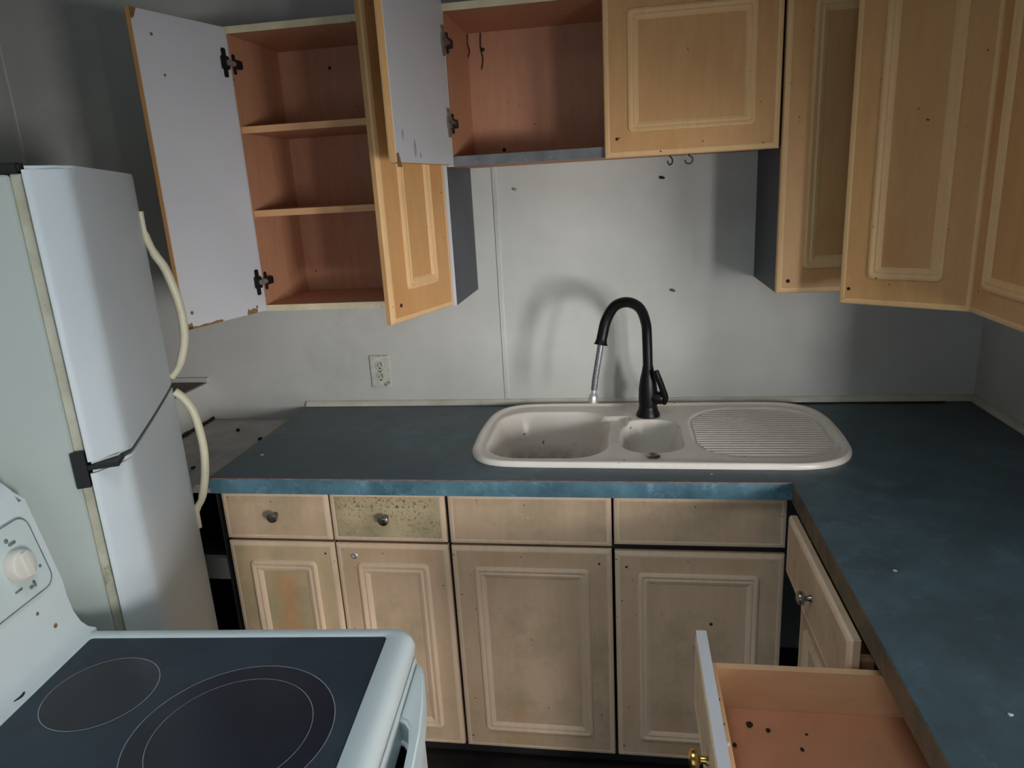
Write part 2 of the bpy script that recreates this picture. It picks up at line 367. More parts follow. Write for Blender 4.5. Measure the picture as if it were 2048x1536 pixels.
# ------------------------------------------------------------------ sink
sink = thing('inset_sink', (0.364, -0.315, H), 'white ceramic one and a half bowl sink with ribbed drainer', 'sink')
OUT = [(-0.142,-0.40),(-0.136,-0.465),(-0.108,-0.52),(-0.05,-0.553),(0.05,-0.561),(0.22,-0.563),(0.42,-0.566),(0.62,-0.568),(0.74,-0.565),
       (0.815,-0.535),(0.858,-0.475),(0.872,-0.40),(0.876,-0.30),(0.872,-0.20),(0.852,-0.12),(0.81,-0.07),(0.74,-0.048),(0.60,-0.043),(0.42,-0.042),(0.2,-0.043),(0.05,-0.045),
       (-0.05,-0.055),(-0.105,-0.09),(-0.132,-0.15),(-0.142,-0.23),(-0.145,-0.32)]
def closed_smooth(pts, n):
    P = [Vector((p[0], p[1], 0)) for p in pts]; L = len(P); out = []
    for i in range(L):
        a, b, c, d = P[i-1], P[i], P[(i+1) % L], P[(i+2) % L]
        for k in range(n):
            t = k/n; out.append(0.5*((2*b)+(c-a)*t+(2*a-5*b+4*c-d)*t*t+(3*b-a-3*c+d)*t**3))
    return out
outl = closed_smooth(OUT, 16)
def sd_rr(x, y, x0, x1, y0, y1, r):
    cx, cy = (x0+x1)/2, (y0+y1)/2; qx = abs(x-cx)-((x1-x0)/2-r); qy = abs(y-cy)-((y1-y0)/2-r)
    return math.hypot(max(qx, 0), max(qy, 0))+min(max(qx, qy), 0)-r
def smooth01(t): t = max(0, min(1, t)); return t*t*(3-2*t)
def sink_z(x, y, t):
    # outer rim bead then a slightly lower deck
    edge = (1-t)*0.30
    z = H+0.016
    d1 = sd_rr(x, y, -0.104, 0.242, -0.520, -0.118, 0.11)
    d2 = sd_rr(x, y, 0.272, 0.444, -0.478, -0.198, 0.075)
    d3 = sd_rr(x, y, 0.468, 0.852, -0.515, -0.085, 0.15)
    if d1 < 0: z -= 0.160*smooth01(-d1/0.055)*0.95+0.004*smooth01(-d1/0.01)
    if d2 < 0: z -= 0.11*smooth01(-d2/0.045)+0.004*smooth01(-d2/0.01)
    if d3 < 0: z -= 0.007*smooth01(-d3/0.012)
    if -0.0 <= x: pass
    # overflow notch between the bowls
    d4 = sd_rr(x, y, 0.20, 0.30, -0.40, -0.165, 0.02)
    if d4 < 0: z -= 0.012*smooth01(-d4/0.015)*(1 if d1 > -0.02 and d2 > -0.02 else 0.3)
    return z
bm = bmesh.new(); c0 = Vector((0.364, -0.315, 0)); NR = 110; rings = []
for k in range(NR+1):
    t = 0.02+0.98*(k/NR)
    ring = []
    for p in outl:
        q = c0+(p-c0)*t; dist = (p-q).length
        z = sink_z(q.x, q.y, t)
        e = dist
        z -= 0.006*smooth01((e-0.014)/0.012) if sd_rr(q.x, q.y, -0.108, 0.242, -0.522, -0.118, 0.10) > 0 else 0.006
        if e < 0.008: z -= 0.008*(1-math.sqrt(max(0, 1-(1-e/0.008)**2)))
        ring.append(bm.verts.new((q.x, q.y, z)))
    rings.append(ring)
last = [bm.verts.new((v.co.x, v.co.y, H+0.0006)) for v in rings[-1]]; rings.append(last)
n = len(outl)
for a, b in zip(rings, rings[1:]):
    for k in range(n): bm.faces.new((a[k], a[(k+1) % n], b[(k+1) % n], b[k]))
bm.faces.new(rings[0])
link_mesh('basin', bm, m_sink, sink, smooth=60)
bm = bmesh.new()
for i in range(21):
    y = -0.112-i*0.0182; seg = []
    for k in range(61):
        x = 0.47+0.385*k/60
        if sd_rr(x, y, 0.474, 0.846, -0.508, -0.092, 0.145) < -0.004: seg.append((x, y, H+0.0036))
    if len(seg) > 2:
        seg = [seg[0], seg[len(seg)//2], seg[-1]]
        tube(bm, seg, [0.0038, 0.0042, 0.0038], 8, flat=((0, 0, 1), 0.75))
link_mesh('drainer_ribs', bm, m_sink, sink, smooth=50, kind='stuff')
bm = lathe(bmesh.new(), [(0.019, 0), (0.019, 0.003), (0.014, 0.006), (0.006, 0.0068)], 24); xf(bm, Matrix.Translation((0.358, -0.505, H+0.0098)))
link_mesh('tap_hole_cover', bm, m_nickel, sink, smooth=True, label='round metal cover on front deck of sink')
bm = lathe(bmesh.new(), [(0.04, 0), (0.04, 0.004), (0.028, 0.002), (0.004, 0.001)], 24); xf(bm, Matrix.Translation((0.066, -0.32, H-0.1375)))
link_mesh('waste_drain', bm, m_nickel, sink, smooth=True)

# ------------------------------------------------------------------ faucet
fx, fy, fz = 0.356, -0.163, H+0.0115
fa = thing('kitchen_faucet', (fx, fy, fz), 'matte black gooseneck faucet with dangling hose on white sink', 'faucet')
bm = lathe(bmesh.new(), [(0.036, 0), (0.036, 0.006), (0.030, 0.018), (0.0275, 0.03)], 28); xf(bm, Matrix.Translation((fx, fy, fz)))
link_mesh('base_flange', bm, m_black, fa, smooth=True)
bm = lathe(bmesh.new(), [(0.0275, 0.03), (0.0285, 0.05), (0.028, 0.085), (0.024, 0.115), (0.0185, 0.14), (0.0165, 0.152), (0.0165, 0.155)], 28); xf(bm, Matrix.Translation((fx, fy, fz)))
link_mesh('body', bm, m_black, fa, smooth=True)
arch = catmull([(fx, fy, fz+0.152), (0.354, fy, 1.16), (0.350, -0.172, 1.212), (0.332, -0.205, 1.262), (0.298, -0.245, 1.287), (0.262, -0.28, 1.283), (0.238, -0.308, 1.25), (0.227, -0.322, 1.21), (0.2215, -0.328, 1.183)], 8)
rad = [0.0150]*(len(arch)-5)+[0.0155, 0.0162, 0.017, 0.0185, 0.0195]
link_mesh('gooseneck', tube(bmesh.new(), arch, rad, 20), m_black, fa, smooth=True)
hose = catmull([(0.2225, -0.327, 1.188), (0.214, -0.331, 1.14), (0.205, -0.333, 1.09), (0.2005, -0.334, 1.055)], 5)
hs = link_mesh('spray_hose', tube(bmesh.new(), hose, 0.0090, 12), m_hose, fa, smooth=True)
link_mesh('hose_connector', tube(bmesh.new(), [(0.2005,-0.334,1.058),(0.1995,-0.334,1.046),(0.199,-0.334,1.040),(0.1985,-0.334,1.034),(0.197,-0.334,1.018)], [0.0075,0.008,0.0120,0.0138,0.0142], 10), m_chrome, hs, smooth=30, label='chrome hose end connector')
hub = tube(bmesh.new(), [(fx+0.015, fy-0.008, fz+0.060), (fx+0.040, fy-0.018, fz+0.060), (fx+0.046, fy-0.020, fz+0.060)], [0.020, 0.0195, 0.014], 20)
lv = link_mesh('handle_hub', hub, m_black, fa, smooth=True)
lev = catmull([(fx+0.044, fy-0.020, fz+0.045), (fx+0.050, fy-0.024, fz+0.062), (fx+0.040, fy-0.032, fz+0.098), (fx+0.028, fy-0.038, fz+0.132), (fx+0.022, fy-0.040, fz+0.150)], 5)
link_mesh('handle_lever', tube(bmesh.new(), lev, [0.010]*8+[0.0095]*8+[0.009]*(len(lev)-16), 12), m_black, lv, smooth=True)

# ------------------------------------------------------------------ cabinet parts
T = 0.019
def place(bm, hinge, ang):          # local panel (x along width, facing -y) rotated about z then moved
    return xf(bm, Matrix.Translation(hinge) @ Matrix.Rotation(ang, 4, 'Z'))
def panel_door(name, parent, w_, h_, org, ang, mat, rim, inset=0.055, molded=True, back=None, label=None, flip=False, mw=0.034):
    """slab with a routed edge and a raised rectangular moulding; org = lower corner of the back plane, local x along the width"""
    prof = [(0, 0, 0.001), (0, -T+0.006, 0.001), (0.003, -T+0.0025, 0.002), (0.010, -T+0.0012, 0.002), (0.0125, -T, 0.002)]
    body = rings_mesh(w_, h_, [(0, 0, 0.001), (0, -T+0.006, 0.001)]+[(0.0125, -T, 0.002)], True, True)
    d = link_mesh(name, place(body, org, ang), mat, parent, label=label)
    if back: # inner melamine face
        b = rings_mesh(w_, h_, [(0.0012, 0.0012, 0.001), (0.0012, -0.0002, 0.001)])
        link_mesh('inner_face', place(b, org, ang), back, d)
    e = rings_mesh(w_, h_, [(-0.0004, -T+0.007, 0.001), (0.002, -T+0.0022, 0.002), (0.008, -T-0.0002, 0.002), (0.0125, -T-0.0006, 0.003), (0.0145, -T+0.0005, 0.003)], False, False)
    link_mesh('edge_bead', place(e, org, ang), rim, d, smooth=30)
    if molded:
        i = inset
        mo = rings_mesh(w_, h_, [(i, -T+0.0005, 0.014), (i+0.003, -T-0.0050, 0.012), (i+0.008, -T-0.0070, 0.010), (i+mw*0.5, -T-0.0040, 0.006), (i+mw*0.62, -T-0.0056, 0.005), (i+mw*0.85, -T-0.0034, 0.003), (i+mw, -T+0.0005, 0.002)], False, False)
        link_mesh('panel_molding', place(mo, org, ang), rim, d, smooth=28)
    return d
def knob(parent, loc, direction, mat, r=0.015, name='knob', label=None):
    bm = lathe(bmesh.new(), [(0.008*r/0.015, 0), (0.0055*r/0.015, 0.006), (0.0055*r/0.015, 0.012), (r*0.9, 0.016), (r, 0.020), (r*0.92, 0.025), (r*0.55, 0.0285), (0.002, 0.0295)], 20)
    xf(bm, align(direction, loc)); return link_mesh(name, bm, mat, parent, smooth=True, label=label)
def screw(parent, loc, direction, mat=None, r=0.004, name='screw_hole'):
    bm = lathe(bmesh.new(), [(r, 0), (r, 0.0008), (r*0.5, 0.0012)], 12); xf(bm, align(direction, loc))
    return link_mesh(name, bm, mat or m_crumb, parent)

# ------------------------------------------------------------------ wall cabinet, open pair of doors (left)
X0, X1 = -0.7813, -0.184
PT = 0.018
def carcass(name, x0, x1, z0, z1, label, back=True, left=None, right=None, bottom_edge=None, top_edge=None, inner=True, bt=PT):
    th = thing(name, ((x0+x1)/2, -DU/2, z0), label, 'wall cabinet')
    yb, yf = -0.001, -DU
    L = link_mesh('side_panel', box((x0, yf, z0), (x0+PT, yb, z1)), m_inner, th)
    R = link_mesh('side_panel', box((x1-PT, yf, z0), (x1, yb, z1)), m_inner, th)
    if left: link_mesh('outer_skin', box((x0-0.0015, yf, z0), (x0-0.0001, yb, z1)), left, L, label='dark slate painted outer side')
    if right: link_mesh('outer_skin', box((x1+0.0001, yf, z0), (x1+0.0015, yb, z1)), right, R, label='dark slate painted outer side')
    tp = link_mesh('top_panel', box((x0+PT, yf, z1-PT), (x1-PT, yb, z1)), m_inner, th)
    bp = link_mesh('bottom_panel', box((x0+PT, yf, z0), (x1-PT, yb, z0+bt)), m_inner, th)
    link_mesh('back_panel', box((x0+PT, -0.012, z0+bt), (x1-PT, yb-0.001, z1-PT)), m_inner_back, th)
    link_mesh('edge_strip', box((x0, yf-0.0015, z1-PT), (x1, yf-0.0001, z1)), top_edge or m_cream, tp)
    link_mesh('edge_strip', box((x0+PT, yf-0.0015, z0), (x1-PT, yf-0.0001, z0+bt)), bottom_edge or m_cream, bp)
    link_mesh('edge_strip', box((x1-PT, yf-0.0015, z0), (x1+0.001, yf-0.0001, z1-PT)), m_white, R)
    link_mesh('edge_strip', box((x0, yf-0.0015, z0), (x0+PT, yf-0.0001, z1-PT)), m_white, L)
    return th
def hinge(door, cab, hz, hx, door_ang, off, mat_plate=None, arm=None):
    """concealed hinge: plate on the door's inner face, arm, clip on the cabinet side; hx = cabinet inner side face"""
    mp = mat_plate or m_blackp
    # plate in door local frame: x along width (0 at hinge), y>0 is the inner side
    bm = bmesh.new(); add_box(bm, (off-0.009, 0.0005, -0.036), (off+0.007, 0.006, 0.036))
    add_box(bm, (off-0.013, 0.0005, -0.016), (off+0.013, 0.010, 0.016))
    bmesh.ops.bevel(bm, geom=bm.edges[:], offset=0.002, segments=2, affect='EDGES')
    return bm
cabA = carcass('wall_cabinet', X0, X1, ZB, ZT, 'tall wall cabinet with two open doors and empty reddish shelves', right=m_dark)
for zz in (1.815, 1.587):
    s = link_mesh('shelf', box((X0+PT+0.0005, -DU+0.008, zz-0.009), (X1-PT-0.0005, -0.0125, zz+0.009)), m_inner, cabA)
    link_mesh('edge_strip', box((X0+PT+0.0005, -DU+0.0065, zz-0.009), (X1-PT-0.0005, -DU+0.0079, zz+0.009)), m_shelf_edge, s)
def polar(dx, dy): return math.atan2(dy, dx)
# left door: hinge at X0, swings to the left; inner white side faces right
DW, DH = 0.296, ZT-ZB-0.004
hL = Vector((X0+0.017, -DU-0.006, ZB+0.002)); outL = Vector((-0.845, -0.618))
aL = polar(outL.x-hL.x, outL.y-hL.y)
dA = panel_door('door', cabA, DW, DH, hL, aL, m_maple_up, m_rim_up, back=m_white, label='white inner side of fully open left door')
def on_door(h, a, x, y, z=0): return Matrix.Translation((h.x, h.y, 0)) @ Matrix.Rotation(a, 4, 'Z') @ Matrix.Translation((x, y, z))
def euro_hinge(door, h, a, zc, body_lo, body_hi, plate=m_blackp, armm=m_chrome, side=1, body=m_blackp):
    bm = bmesh.new()
    add_box(bm, (0.012, 0.0012*side, -0.037), (0.027, 0.0065*side, 0.037)); add_box(bm, (0.006, 0.0012*side, -0.017), (0.033, 0.010*side, 0.017))
    bmesh.ops.bevel(bm, geom=bm.edges[:], offset=0.0022, segments=2, affect='EDGES')
    hg = link_mesh('hinge', xf(bm, on_door(h, a, 0, 0, zc)), plate, door, label='concealed hinge plate')
    p0 = on_door(h, a, 0.018, 0.008*side, zc).translation
    p1 = Vector(((body_lo[0]+body_hi[0])/2, body_lo[1]+0.006, zc))
    bm = bmesh.new(); tube(bm, [p0, (p0+p1)/2+Vector((0, -0.004, 0)), p1], [0.0068, 0.0072, 0.0065], 8, flat=((0, 0, 1), 1.15))
    link_mesh('hinge_arm', bm, armm, door, smooth=50, label='shiny metal hinge arm')
    bm = bmesh.new(); add_box(bm, (body_lo[0], body_lo[1], zc-0.011), (body_hi[0], body_hi[1], zc+0.011))
    add_box(bm, (body_lo[0], body_lo[1]+0.003, zc-0.026), (body_lo[0]+0.006, body_lo[1]+0.014, zc+0.026))
    bmesh.ops.bevel(bm, geom=bm.edges[:], offset=0.002, segments=2, affect='EDGES')
    link_mesh('hinge_mount', bm, body, door)
for zc in (1.986, 1.394):
    euro_hinge(dA, hL, aL, zc, (X0+PT+0.0005, -DU+0.004, 0), (X0+PT+0.015, -DU+0.040, 0))
for lx, lz, r in ((0.245, ZT-0.055, 0.004), (0.225, ZT-0.145, 0.0035), (0.27, ZB+0.045, 0.005), (0.035, ZB+0.02, 0.004)):
    p = on_door(hL, aL, lx, 0.0013, lz); screw(dA, p.translation, p.to_3x3() @ Vector((0, 1, 0)), m_chip, r)
# chipped melamine along the bottom and the top corner
for lx0, lx1, hgt in ((0.035, 0.075, 0.014), (0.17, 0.295, 0.007), (0.275, 0.295, 0.016)):
    pts = [(lx0, 0)]+[(lx0+(lx1-lx0)*k/6, hgt*(0.5+0.7*random.random())) for k in range(7)]+[(lx1, 0)]
    bm = extrude_poly(pts, 0.0012, 0.0022, lambda p, t: (p[0], t, p[1])); xf(bm, on_door(hL, aL, 0, 0, ZB+0.003))
    link_mesh('chipped_edge', bm, m_chip, dA)
bm = extrude_poly([(0.278, 0), (0.296, 0), (0.296, -0.026), (0.288, -0.022), (0.283, -0.012)], 0.0012, 0.0022, lambda p, t: (p[0], t, p[1])); xf(bm, on_door(hL, aL, 0, 0, ZT-0.003))
link_mesh('chipped_edge', bm, m_chip, dA)
# right door: hinge at X1, half open, front towards the camera.  local x runs from free edge to hinge
outR = Vector((-0.2975, -0.600)); hR = Vector((X1-0.021, -DU-0.008))
v = (hR-outR); aR = polar(v.x, v.y)
orgR = Vector((outR.x, outR.y, ZB+0.002))
dB = panel_door('door', cabA, v.length, DH, orgR, aR, m_maple_up, m_rim_up, inset=0.075, back=m_white, label='golden panel door standing half open', mw=0.030)
p = on_door(orgR, aR, 0.04, -T-0.0002, ZB+0.045); screw(dB, p.translation, p.to_3x3() @ Vector((0, -1, 0)), m_crumb, 0.005)
for sx, sz in ((-0.60, ZT-0.075), (-0.38, ZB+0.065)): screw(cabA, (sx, -0.0122, sz), (0, -1, 0), m_crumb, 0.005, 'screw')

# ------------------------------------------------------------------ middle short cabinet
ZM = 1.683; BX0, BX1 = X1+0.003, 0.676
cabB = carcass('wall_cabinet', BX0, BX1, ZM, ZT+0.004, 'short wall cabinet above sink with one door open', bottom_edge=m_greyedge, bt=0.026)
hM = Vector((BX0+0.017, -DU-0.006, ZM+0.004)); aM = polar(-0.026, -0.42)
MH = ZT+0.002-ZM+0.004
dC = panel_door('door', cabB, 0.425, MH, hM, aM, m_maple_up, m_rim_up, back=m_white, label='open door showing its white inner side')
for zc in (1.992, 1.793):
    euro_hinge(dC, hM, aM, zc, (BX0+PT+0.0005, -DU+0.004, 0), (BX0+PT+0.014, -DU+0.036, 0), plate=m_nickel, armm=m_nickel, body=m_blackp)
bm = extrude_poly([(0.395, 0), (0.424, 0), (0.424, 0.028), (0.412, 0.03), (0.402, 0.012)], 0.0012, 0.0024, lambda p, t: (p[0], t, p[1])); xf(bm, on_door(hM, aM, 0, 0, ZM-0.005))
link_mesh('chipped_edge', bm, m_chip, dC)
m_grime = painted('grey_grime', srgb(150,148,146), srgb(178,176,176), 40, 0.8)
for lx, lz, w2, h2 in ((0.375, 0.062, 0.006, 0.012), (0.30, 0.035, 0.009, 0.02), (0.265, 0.022, 0.006, 0.008)):
    pts = [(lx+w2*math.cos(a)*(0.7+0.5*random.random()), lz+h2*math.sin(a)*(0.7+0.5*random.random())) for a in [k*math.pi/5 for k in range(10)]]
    bm = extrude_poly(pts, 0.0012, 0.0018, lambda p, t: (p[0], t, p[1])); xf(bm, on_door(hM, aM, 0, 0, ZM)); link_mesh('grime_mark', bm, m_grime, dC)
dD = panel_door('door', cabB, 0.432, MH+0.006, Vector((0.2435, -DU-0.002, ZM-0.004)), 0, m_maple_up, m_rim_up, inset=0.058, mw=0.030, label='closed golden panel door')
screw(dD, (0.275, -DU-0.002-T-0.0002, ZM+0.042), (0, -1, 0), m_crumb, 0.004)
screw(cabB, (-0.07, -0.0122, ZM+0.048), (0, -1, 0), m_crumb, 0.006, 'screw')
for wx, ln, nm in ((-0.160, 0.065, 'left and shorter'), (-0.121, 0.10, 'right and longer, with a small knot')):
    bm = tube(bmesh.new(), catmull([(wx, -0.016, ZT-0.016), (wx-0.002, -0.0165, ZT-0.016-ln*0.4), (wx+0.003, -0.0165, ZT-0.016-ln*0.7), (wx-0.003, -0.0155, ZT-0.016-ln)], 5), 0.0016, 6)
    if ln > 0.08:
        k = bmesh.ops.create_icosphere(bm, subdivisions=1, radius=0.006); bmesh.ops.translate(bm, verts=k['verts'], vec=(wx+0.005, -0.018, ZT-0.062))
    link_mesh('hanging_wire', bm, m_blackp, label='thin black wire inside short cabinet, '+nm, category='wire')
for hx, op, nm in ((0.414, 0.6, 'left one, seen edge on'), (0.463, 1.0, 'right one, open curl')):
    pts = [(hx, -0.25, ZM-0.0005), (hx, -0.25, ZM-0.008)]+[(hx+0.010*op*math.sin(a), -0.25-0.010*(1-op)*math.sin(a), ZM-0.018+0.010*math.cos(a)) for a in [0.3+k*0.45 for k in range(11)]]
    link_mesh('cup_hook', tube(bmesh.new(), pts, 0.0018, 8), m_blackp, label='small dark cup hook under short cabinet, '+nm, category='hook')

# ------------------------------------------------------------------ right wall cabinets
ZB2 = 1.315; CX0, CX1 = 0.6835, 1.030
cabC = carcass('wall_cabinet', CX0, CX1, ZB2, ZT+0.004, 'tall wall cabinet with dark side, right of the sink', left=m_dark)
dE = panel_door('door', cabC, 0.344, ZT-ZB2, Vector((CX0-0.001, -DU-0.002, ZB2-0.002)), 0, m_maple_up, m_rim_up, inset=0.062, mw=0.034)
screw(dE, (CX0+0.028, -DU-0.002-T-0.0002, ZB2+0.030), (0, -1, 0), m_crumb, 0.005)
# cabinet on the right wall
RX = 1.036
cabD = thing('wall_cabinet', ((RX+XW)/2, -0.7, ZB2), 'wall cabinet on right wall with far door ajar', 'wall cabinet')
for a, b in (((RX, -0.018, ZB2), (XW-0.001, -0.001, ZT)), ((RX, -1.00, ZB2), (XW-0.001, -0.982, ZT))): link_mesh('side_panel', box(a, b), m_inner, cabD)
link_mesh('top_panel', box((RX, -0.981, ZT-PT), (XW-0.001, -0.019, ZT)), m_inner, cabD)
link_mesh('bottom_panel', box((RX, -0.981, ZB2), (XW-0.001, -0.019, ZB2+PT)), m_inner, cabD)
link_mesh('back_panel', box((XW-0.012, -0.981, ZB2+PT), (XW-0.0015, -0.019, ZT-PT)), m_inner_back, cabD)
link_mesh('center_stile', box((RX, -0.632, ZB2+PT), (RX+0.06, -0.614, ZT-PT)), m_inner, cabD)
hF = Vector((RX-0.003, -0.640, ZB2)); oF = Vector((0.806, -0.478)); v = Vector((hF.x-oF.x, hF.y-oF.y)); aF = polar(v.x, v.y)
orgF = Vector((oF.x, oF.y, ZB2-0.004))
dF_ = panel_door('door', cabD, v.length, ZT-ZB2, orgF, aF, m_maple_up, m_rim_up, inset=0.060, mw=0.030, back=m_white, label='golden panel door standing ajar')
p = on_door(orgF, aF, 0.022, -T-0.0002, ZB2+0.032); screw(dF_, p.translation, p.to_3x3() @ Vector((0, -1, 0)), m_crumb, 0.004)
dG = panel_door('door', cabD, 0.345, ZT-ZB2, Vector((RX-0.002, -0.648, ZB2-0.004)), -math.pi/2, m_maple_up, m_rim_up, inset=0.055, mw=0.030)

# ------------------------------------------------------------------ base cabinets
KZ = 0.066
G = [-0.8189, -0.5065, -0.1795, 0.2515, 0.6776]
BY = -DF+T+0.002             # carcass front plane (behind the doors)
def base_carcass(name, x0, x1, label, top=0.864):
    th = thing(name, ((x0+x1)/2, BY/2, 0), label, 'base cabinet')
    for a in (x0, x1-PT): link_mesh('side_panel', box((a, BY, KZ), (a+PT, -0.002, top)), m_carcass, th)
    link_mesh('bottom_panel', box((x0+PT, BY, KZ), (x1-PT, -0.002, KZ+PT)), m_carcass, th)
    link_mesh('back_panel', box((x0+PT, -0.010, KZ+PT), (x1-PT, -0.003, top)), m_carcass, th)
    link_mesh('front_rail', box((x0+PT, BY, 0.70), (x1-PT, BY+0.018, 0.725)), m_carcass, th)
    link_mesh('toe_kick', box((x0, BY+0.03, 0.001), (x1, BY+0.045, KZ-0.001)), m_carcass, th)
    return th
def drawer_front(name, parent, x0, x1, z0, z1, mat, rim, label=None):
    return panel_door(name, parent, x1-x0, z1-z0, Vector((x0, BY-0.001, z0)), 0, mat, rim, molded=False, label=label)
baseA = base_carcass('base_cabinet', G[0], G[2]-0.002, 'maple base cabinet with two knobbed drawers over two doors')
baseB = base_carcass('base_cabinet', G[2], G[4], 'maple base cabinet under the sink with blank drawer fronts')
d1 = drawer_front('drawer_front', baseA, G[0], G[1]-0.003, 0.7165, 0.860, m_maple_lo, m_rim_lo, 'drawer front with nickel knob')
d2 = drawer_front('drawer_front', baseA, G[1]+0.002, G[2]-0.007, 0.7165, 0.862, m_speck, m_rim_lo, 'mildewed drawer front with tarnished knob')
d3 = drawer_front('false_front', baseB, G[2]+0.002, G[3]-0.003, 0.716, 0.860, m_maple_lo, m_rim_lo)
d4 = drawer_front('false_front', baseB, G[3]+0.003, G[4]-0.002, 0.722, 0.858, m_maple_lo, m_rim_lo)
KF = BY-0.001-T
knob(d1, (-0.664, KF, 0.793), (0, -1, 0), m_nickel); knob(d2, (-0.350, KF, 0.790), (0, -1, 0), m_nickel)
bm = lathe(bmesh.new(), [(0.0035, 0), (0.0035, 0.002), (0.001, 0.003)], 10); link_mesh('plug', xf(bm, align((0, -1, 0), (0.033, KF, 0.795))), m_chipw, d3)
doors = []
for i, (a, b, zt, mt) in enumerate(((G[0], G[1]-0.002, 0.7085, m_maple_stain), (G[1]+0.003, G[2]-0.007, 0.7085, m_maple_lo), (G[2]+0.002, G[3]-0.004, 0.708, m_maple_lo), (G[3]+0.004, G[4]-0.002, 0.703, m_maple_lo))):
    doors.append(panel_door('door', baseA if i < 2 else baseB, b-a, zt-KZ, Vector((a, BY-0.001, KZ)), 0, mt, m_rim_lo, inset=0.056 if i < 2 else 0.058, mw=0.036 if i < 2 else 0.032))
bm = lathe(bmesh.new(), [(0.0095, 0), (0.0095, 0.0015), (0.0075, 0.003), (0.004, 0.0032), (0.0038, 0.001)], 18); link_mesh('knob_rosette', xf(bm, align((0, -1, 0), (-0.452, KF, 0.672))), m_chrome, doors[1], smooth=True, label='bare round knob plate')
screw(doors[0], (-0.535, KF, 0.677), (0, -1, 0), m_crumb, 0.0028); screw(doors[2], (0.215, KF, 0.667), (0, -1, 0), m_crumb, 0.003); screw(doors[3], (0.285, KF, 0.66), (0, -1, 0), m_crumb, 0.003); screw(doors[3], (0.50, KF, 0.50), (0, -1, 0), m_crumb, 0.0045)

# frontless cabinet left of the counter, dusty board for a top
LX0 = -1.20
baseC = thing('base_cabinet', ((LX0+XL)/2, -0.3, 0), 'frontless dark base cabinet with dusty grey top beside refrigerator', 'base cabinet')
link_mesh('top_panel', box((LX0+0.002, -0.60, 0.845), (G[0]-0.012, -0.002, 0.863)), m_ledge, baseC, label='dusty grey board left of the counter')
link_mesh('filler_strip', box((-0.905, -0.598, 0.8632), (G[0]-0.012, -0.002, 0.8675)), m_beige, baseC)
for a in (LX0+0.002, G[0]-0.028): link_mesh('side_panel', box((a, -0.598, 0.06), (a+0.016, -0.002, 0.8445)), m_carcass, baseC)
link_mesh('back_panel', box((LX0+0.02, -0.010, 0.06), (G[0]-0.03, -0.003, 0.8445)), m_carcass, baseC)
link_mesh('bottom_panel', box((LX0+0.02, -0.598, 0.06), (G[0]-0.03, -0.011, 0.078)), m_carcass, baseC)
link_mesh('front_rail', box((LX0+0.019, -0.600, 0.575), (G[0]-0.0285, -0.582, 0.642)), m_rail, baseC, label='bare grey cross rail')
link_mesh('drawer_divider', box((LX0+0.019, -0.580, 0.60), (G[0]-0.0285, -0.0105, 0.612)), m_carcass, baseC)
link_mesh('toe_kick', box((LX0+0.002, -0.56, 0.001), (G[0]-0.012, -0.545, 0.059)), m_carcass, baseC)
# boxed-in half wall beyond it
hw = struct('trim_3', box((-2.05, -0.42, 0.0), (LX0, -0.0005, 1.0), 0.003), m_wall, 'white boxed half wall behind the refrigerator')
m_brownshelf = painted('grey_brown_cap', srgb(122,116,104), srgb(104,98,88), 8, 0.8)  # cap board toned grey-brown, darker than the half wall below
link_mesh('cap_board', box((-2.05, -0.42, 1.0005), (LX0-0.004, -0.0005, 1.004)), m_brownshelf, hw)
link_mesh('cap_molding', box((-2.05, -0.012, 1.0045), (LX0+0.01, -0.0005, 1.022), 0.002), m_wall, hw)
bm = tube(bmesh.new(), catmull([(LX0+0.003, -0.004, 0.869), (LX0+0.006, -0.05, 0.8685), (LX0+0.004, -0.11, 0.869), (LX0+0.006, -0.2, 0.8685), (LX0+0.004, -0.26, 0.869)], 6), [0.004+0.0035*random.random() for _ in range(25)], 8)
link_mesh('mildew_strip', bm, m_soot, label='ragged black mildew line at edge of dusty grey board', category='mildew')

# ------------------------------------------------------------------ right run of base cabinets
FX = 0.704
def right_bank(name, y0, y1, label):
    th = thing(name, ((FX+XW)/2, (y0+y1)/2, 0), label, 'base cabinet')
    for a in (y0, y1-PT): link_mesh('side_panel', box((FX, a, KZ), (XW-0.002, a+PT, 0.864)), m_carcass, th)
    link_mesh('bottom_panel', box((FX, y0+PT, KZ), (XW-0.002, y1-PT, KZ+PT)), m_carcass, th)
    link_mesh('back_panel', box((XW-0.012, y0+PT, KZ+PT), (XW-0.003, y1-PT, 0.864)), m_carcass, th)
    link_mesh('front_rail', box((FX, y0+PT, 0.695), (FX+0.018, y1-PT, 0.712)), m_carcass, th)
    link_mesh('toe_kick', box((FX+0.03, y0, 0.001), (FX+0.045, y1, KZ-0.001)), m_carcass, th)
    return th
bank1 = right_bank('base_cabinet', -1.187, -0.700, 'base cabinet under right counter with one drawer slightly open')
f1 = panel_door('drawer_front', bank1, 0.470, 0.146, Vector((0.674, -0.716, 0.714)), -math.pi/2, m_maple_lo, m_rim_lo, molded=False, label='drawer front pulled slightly open')
knob(f1, (0.655, -0.945, 0.787), (-1, 0, 0), m_nickel)
for a, b in (((0.6745, -0.750, 0.735), (1.10, -0.737, 0.81)), ((0.6745, -1.165, 0.735), (1.10, -1.152, 0.81))): link_mesh('drawer_side', box(a, b), m_drawer, bank1)
link_mesh('drawer_bottom', box((0.6745, -1.1515, 0.735), (1.10, -0.7505, 0.741)), m_drawer_floor, bank1)
panel_door('door', bank1, 0.426, 0.62, Vector((FX-0.002, -0.757, KZ+0.002)), -math.pi/2, m_maple_lo, m_rim_lo)
bank2 = right_bank('base_cabinet', -1.66, -1.190, 'near base cabinet under right counter with drawer pulled far out')
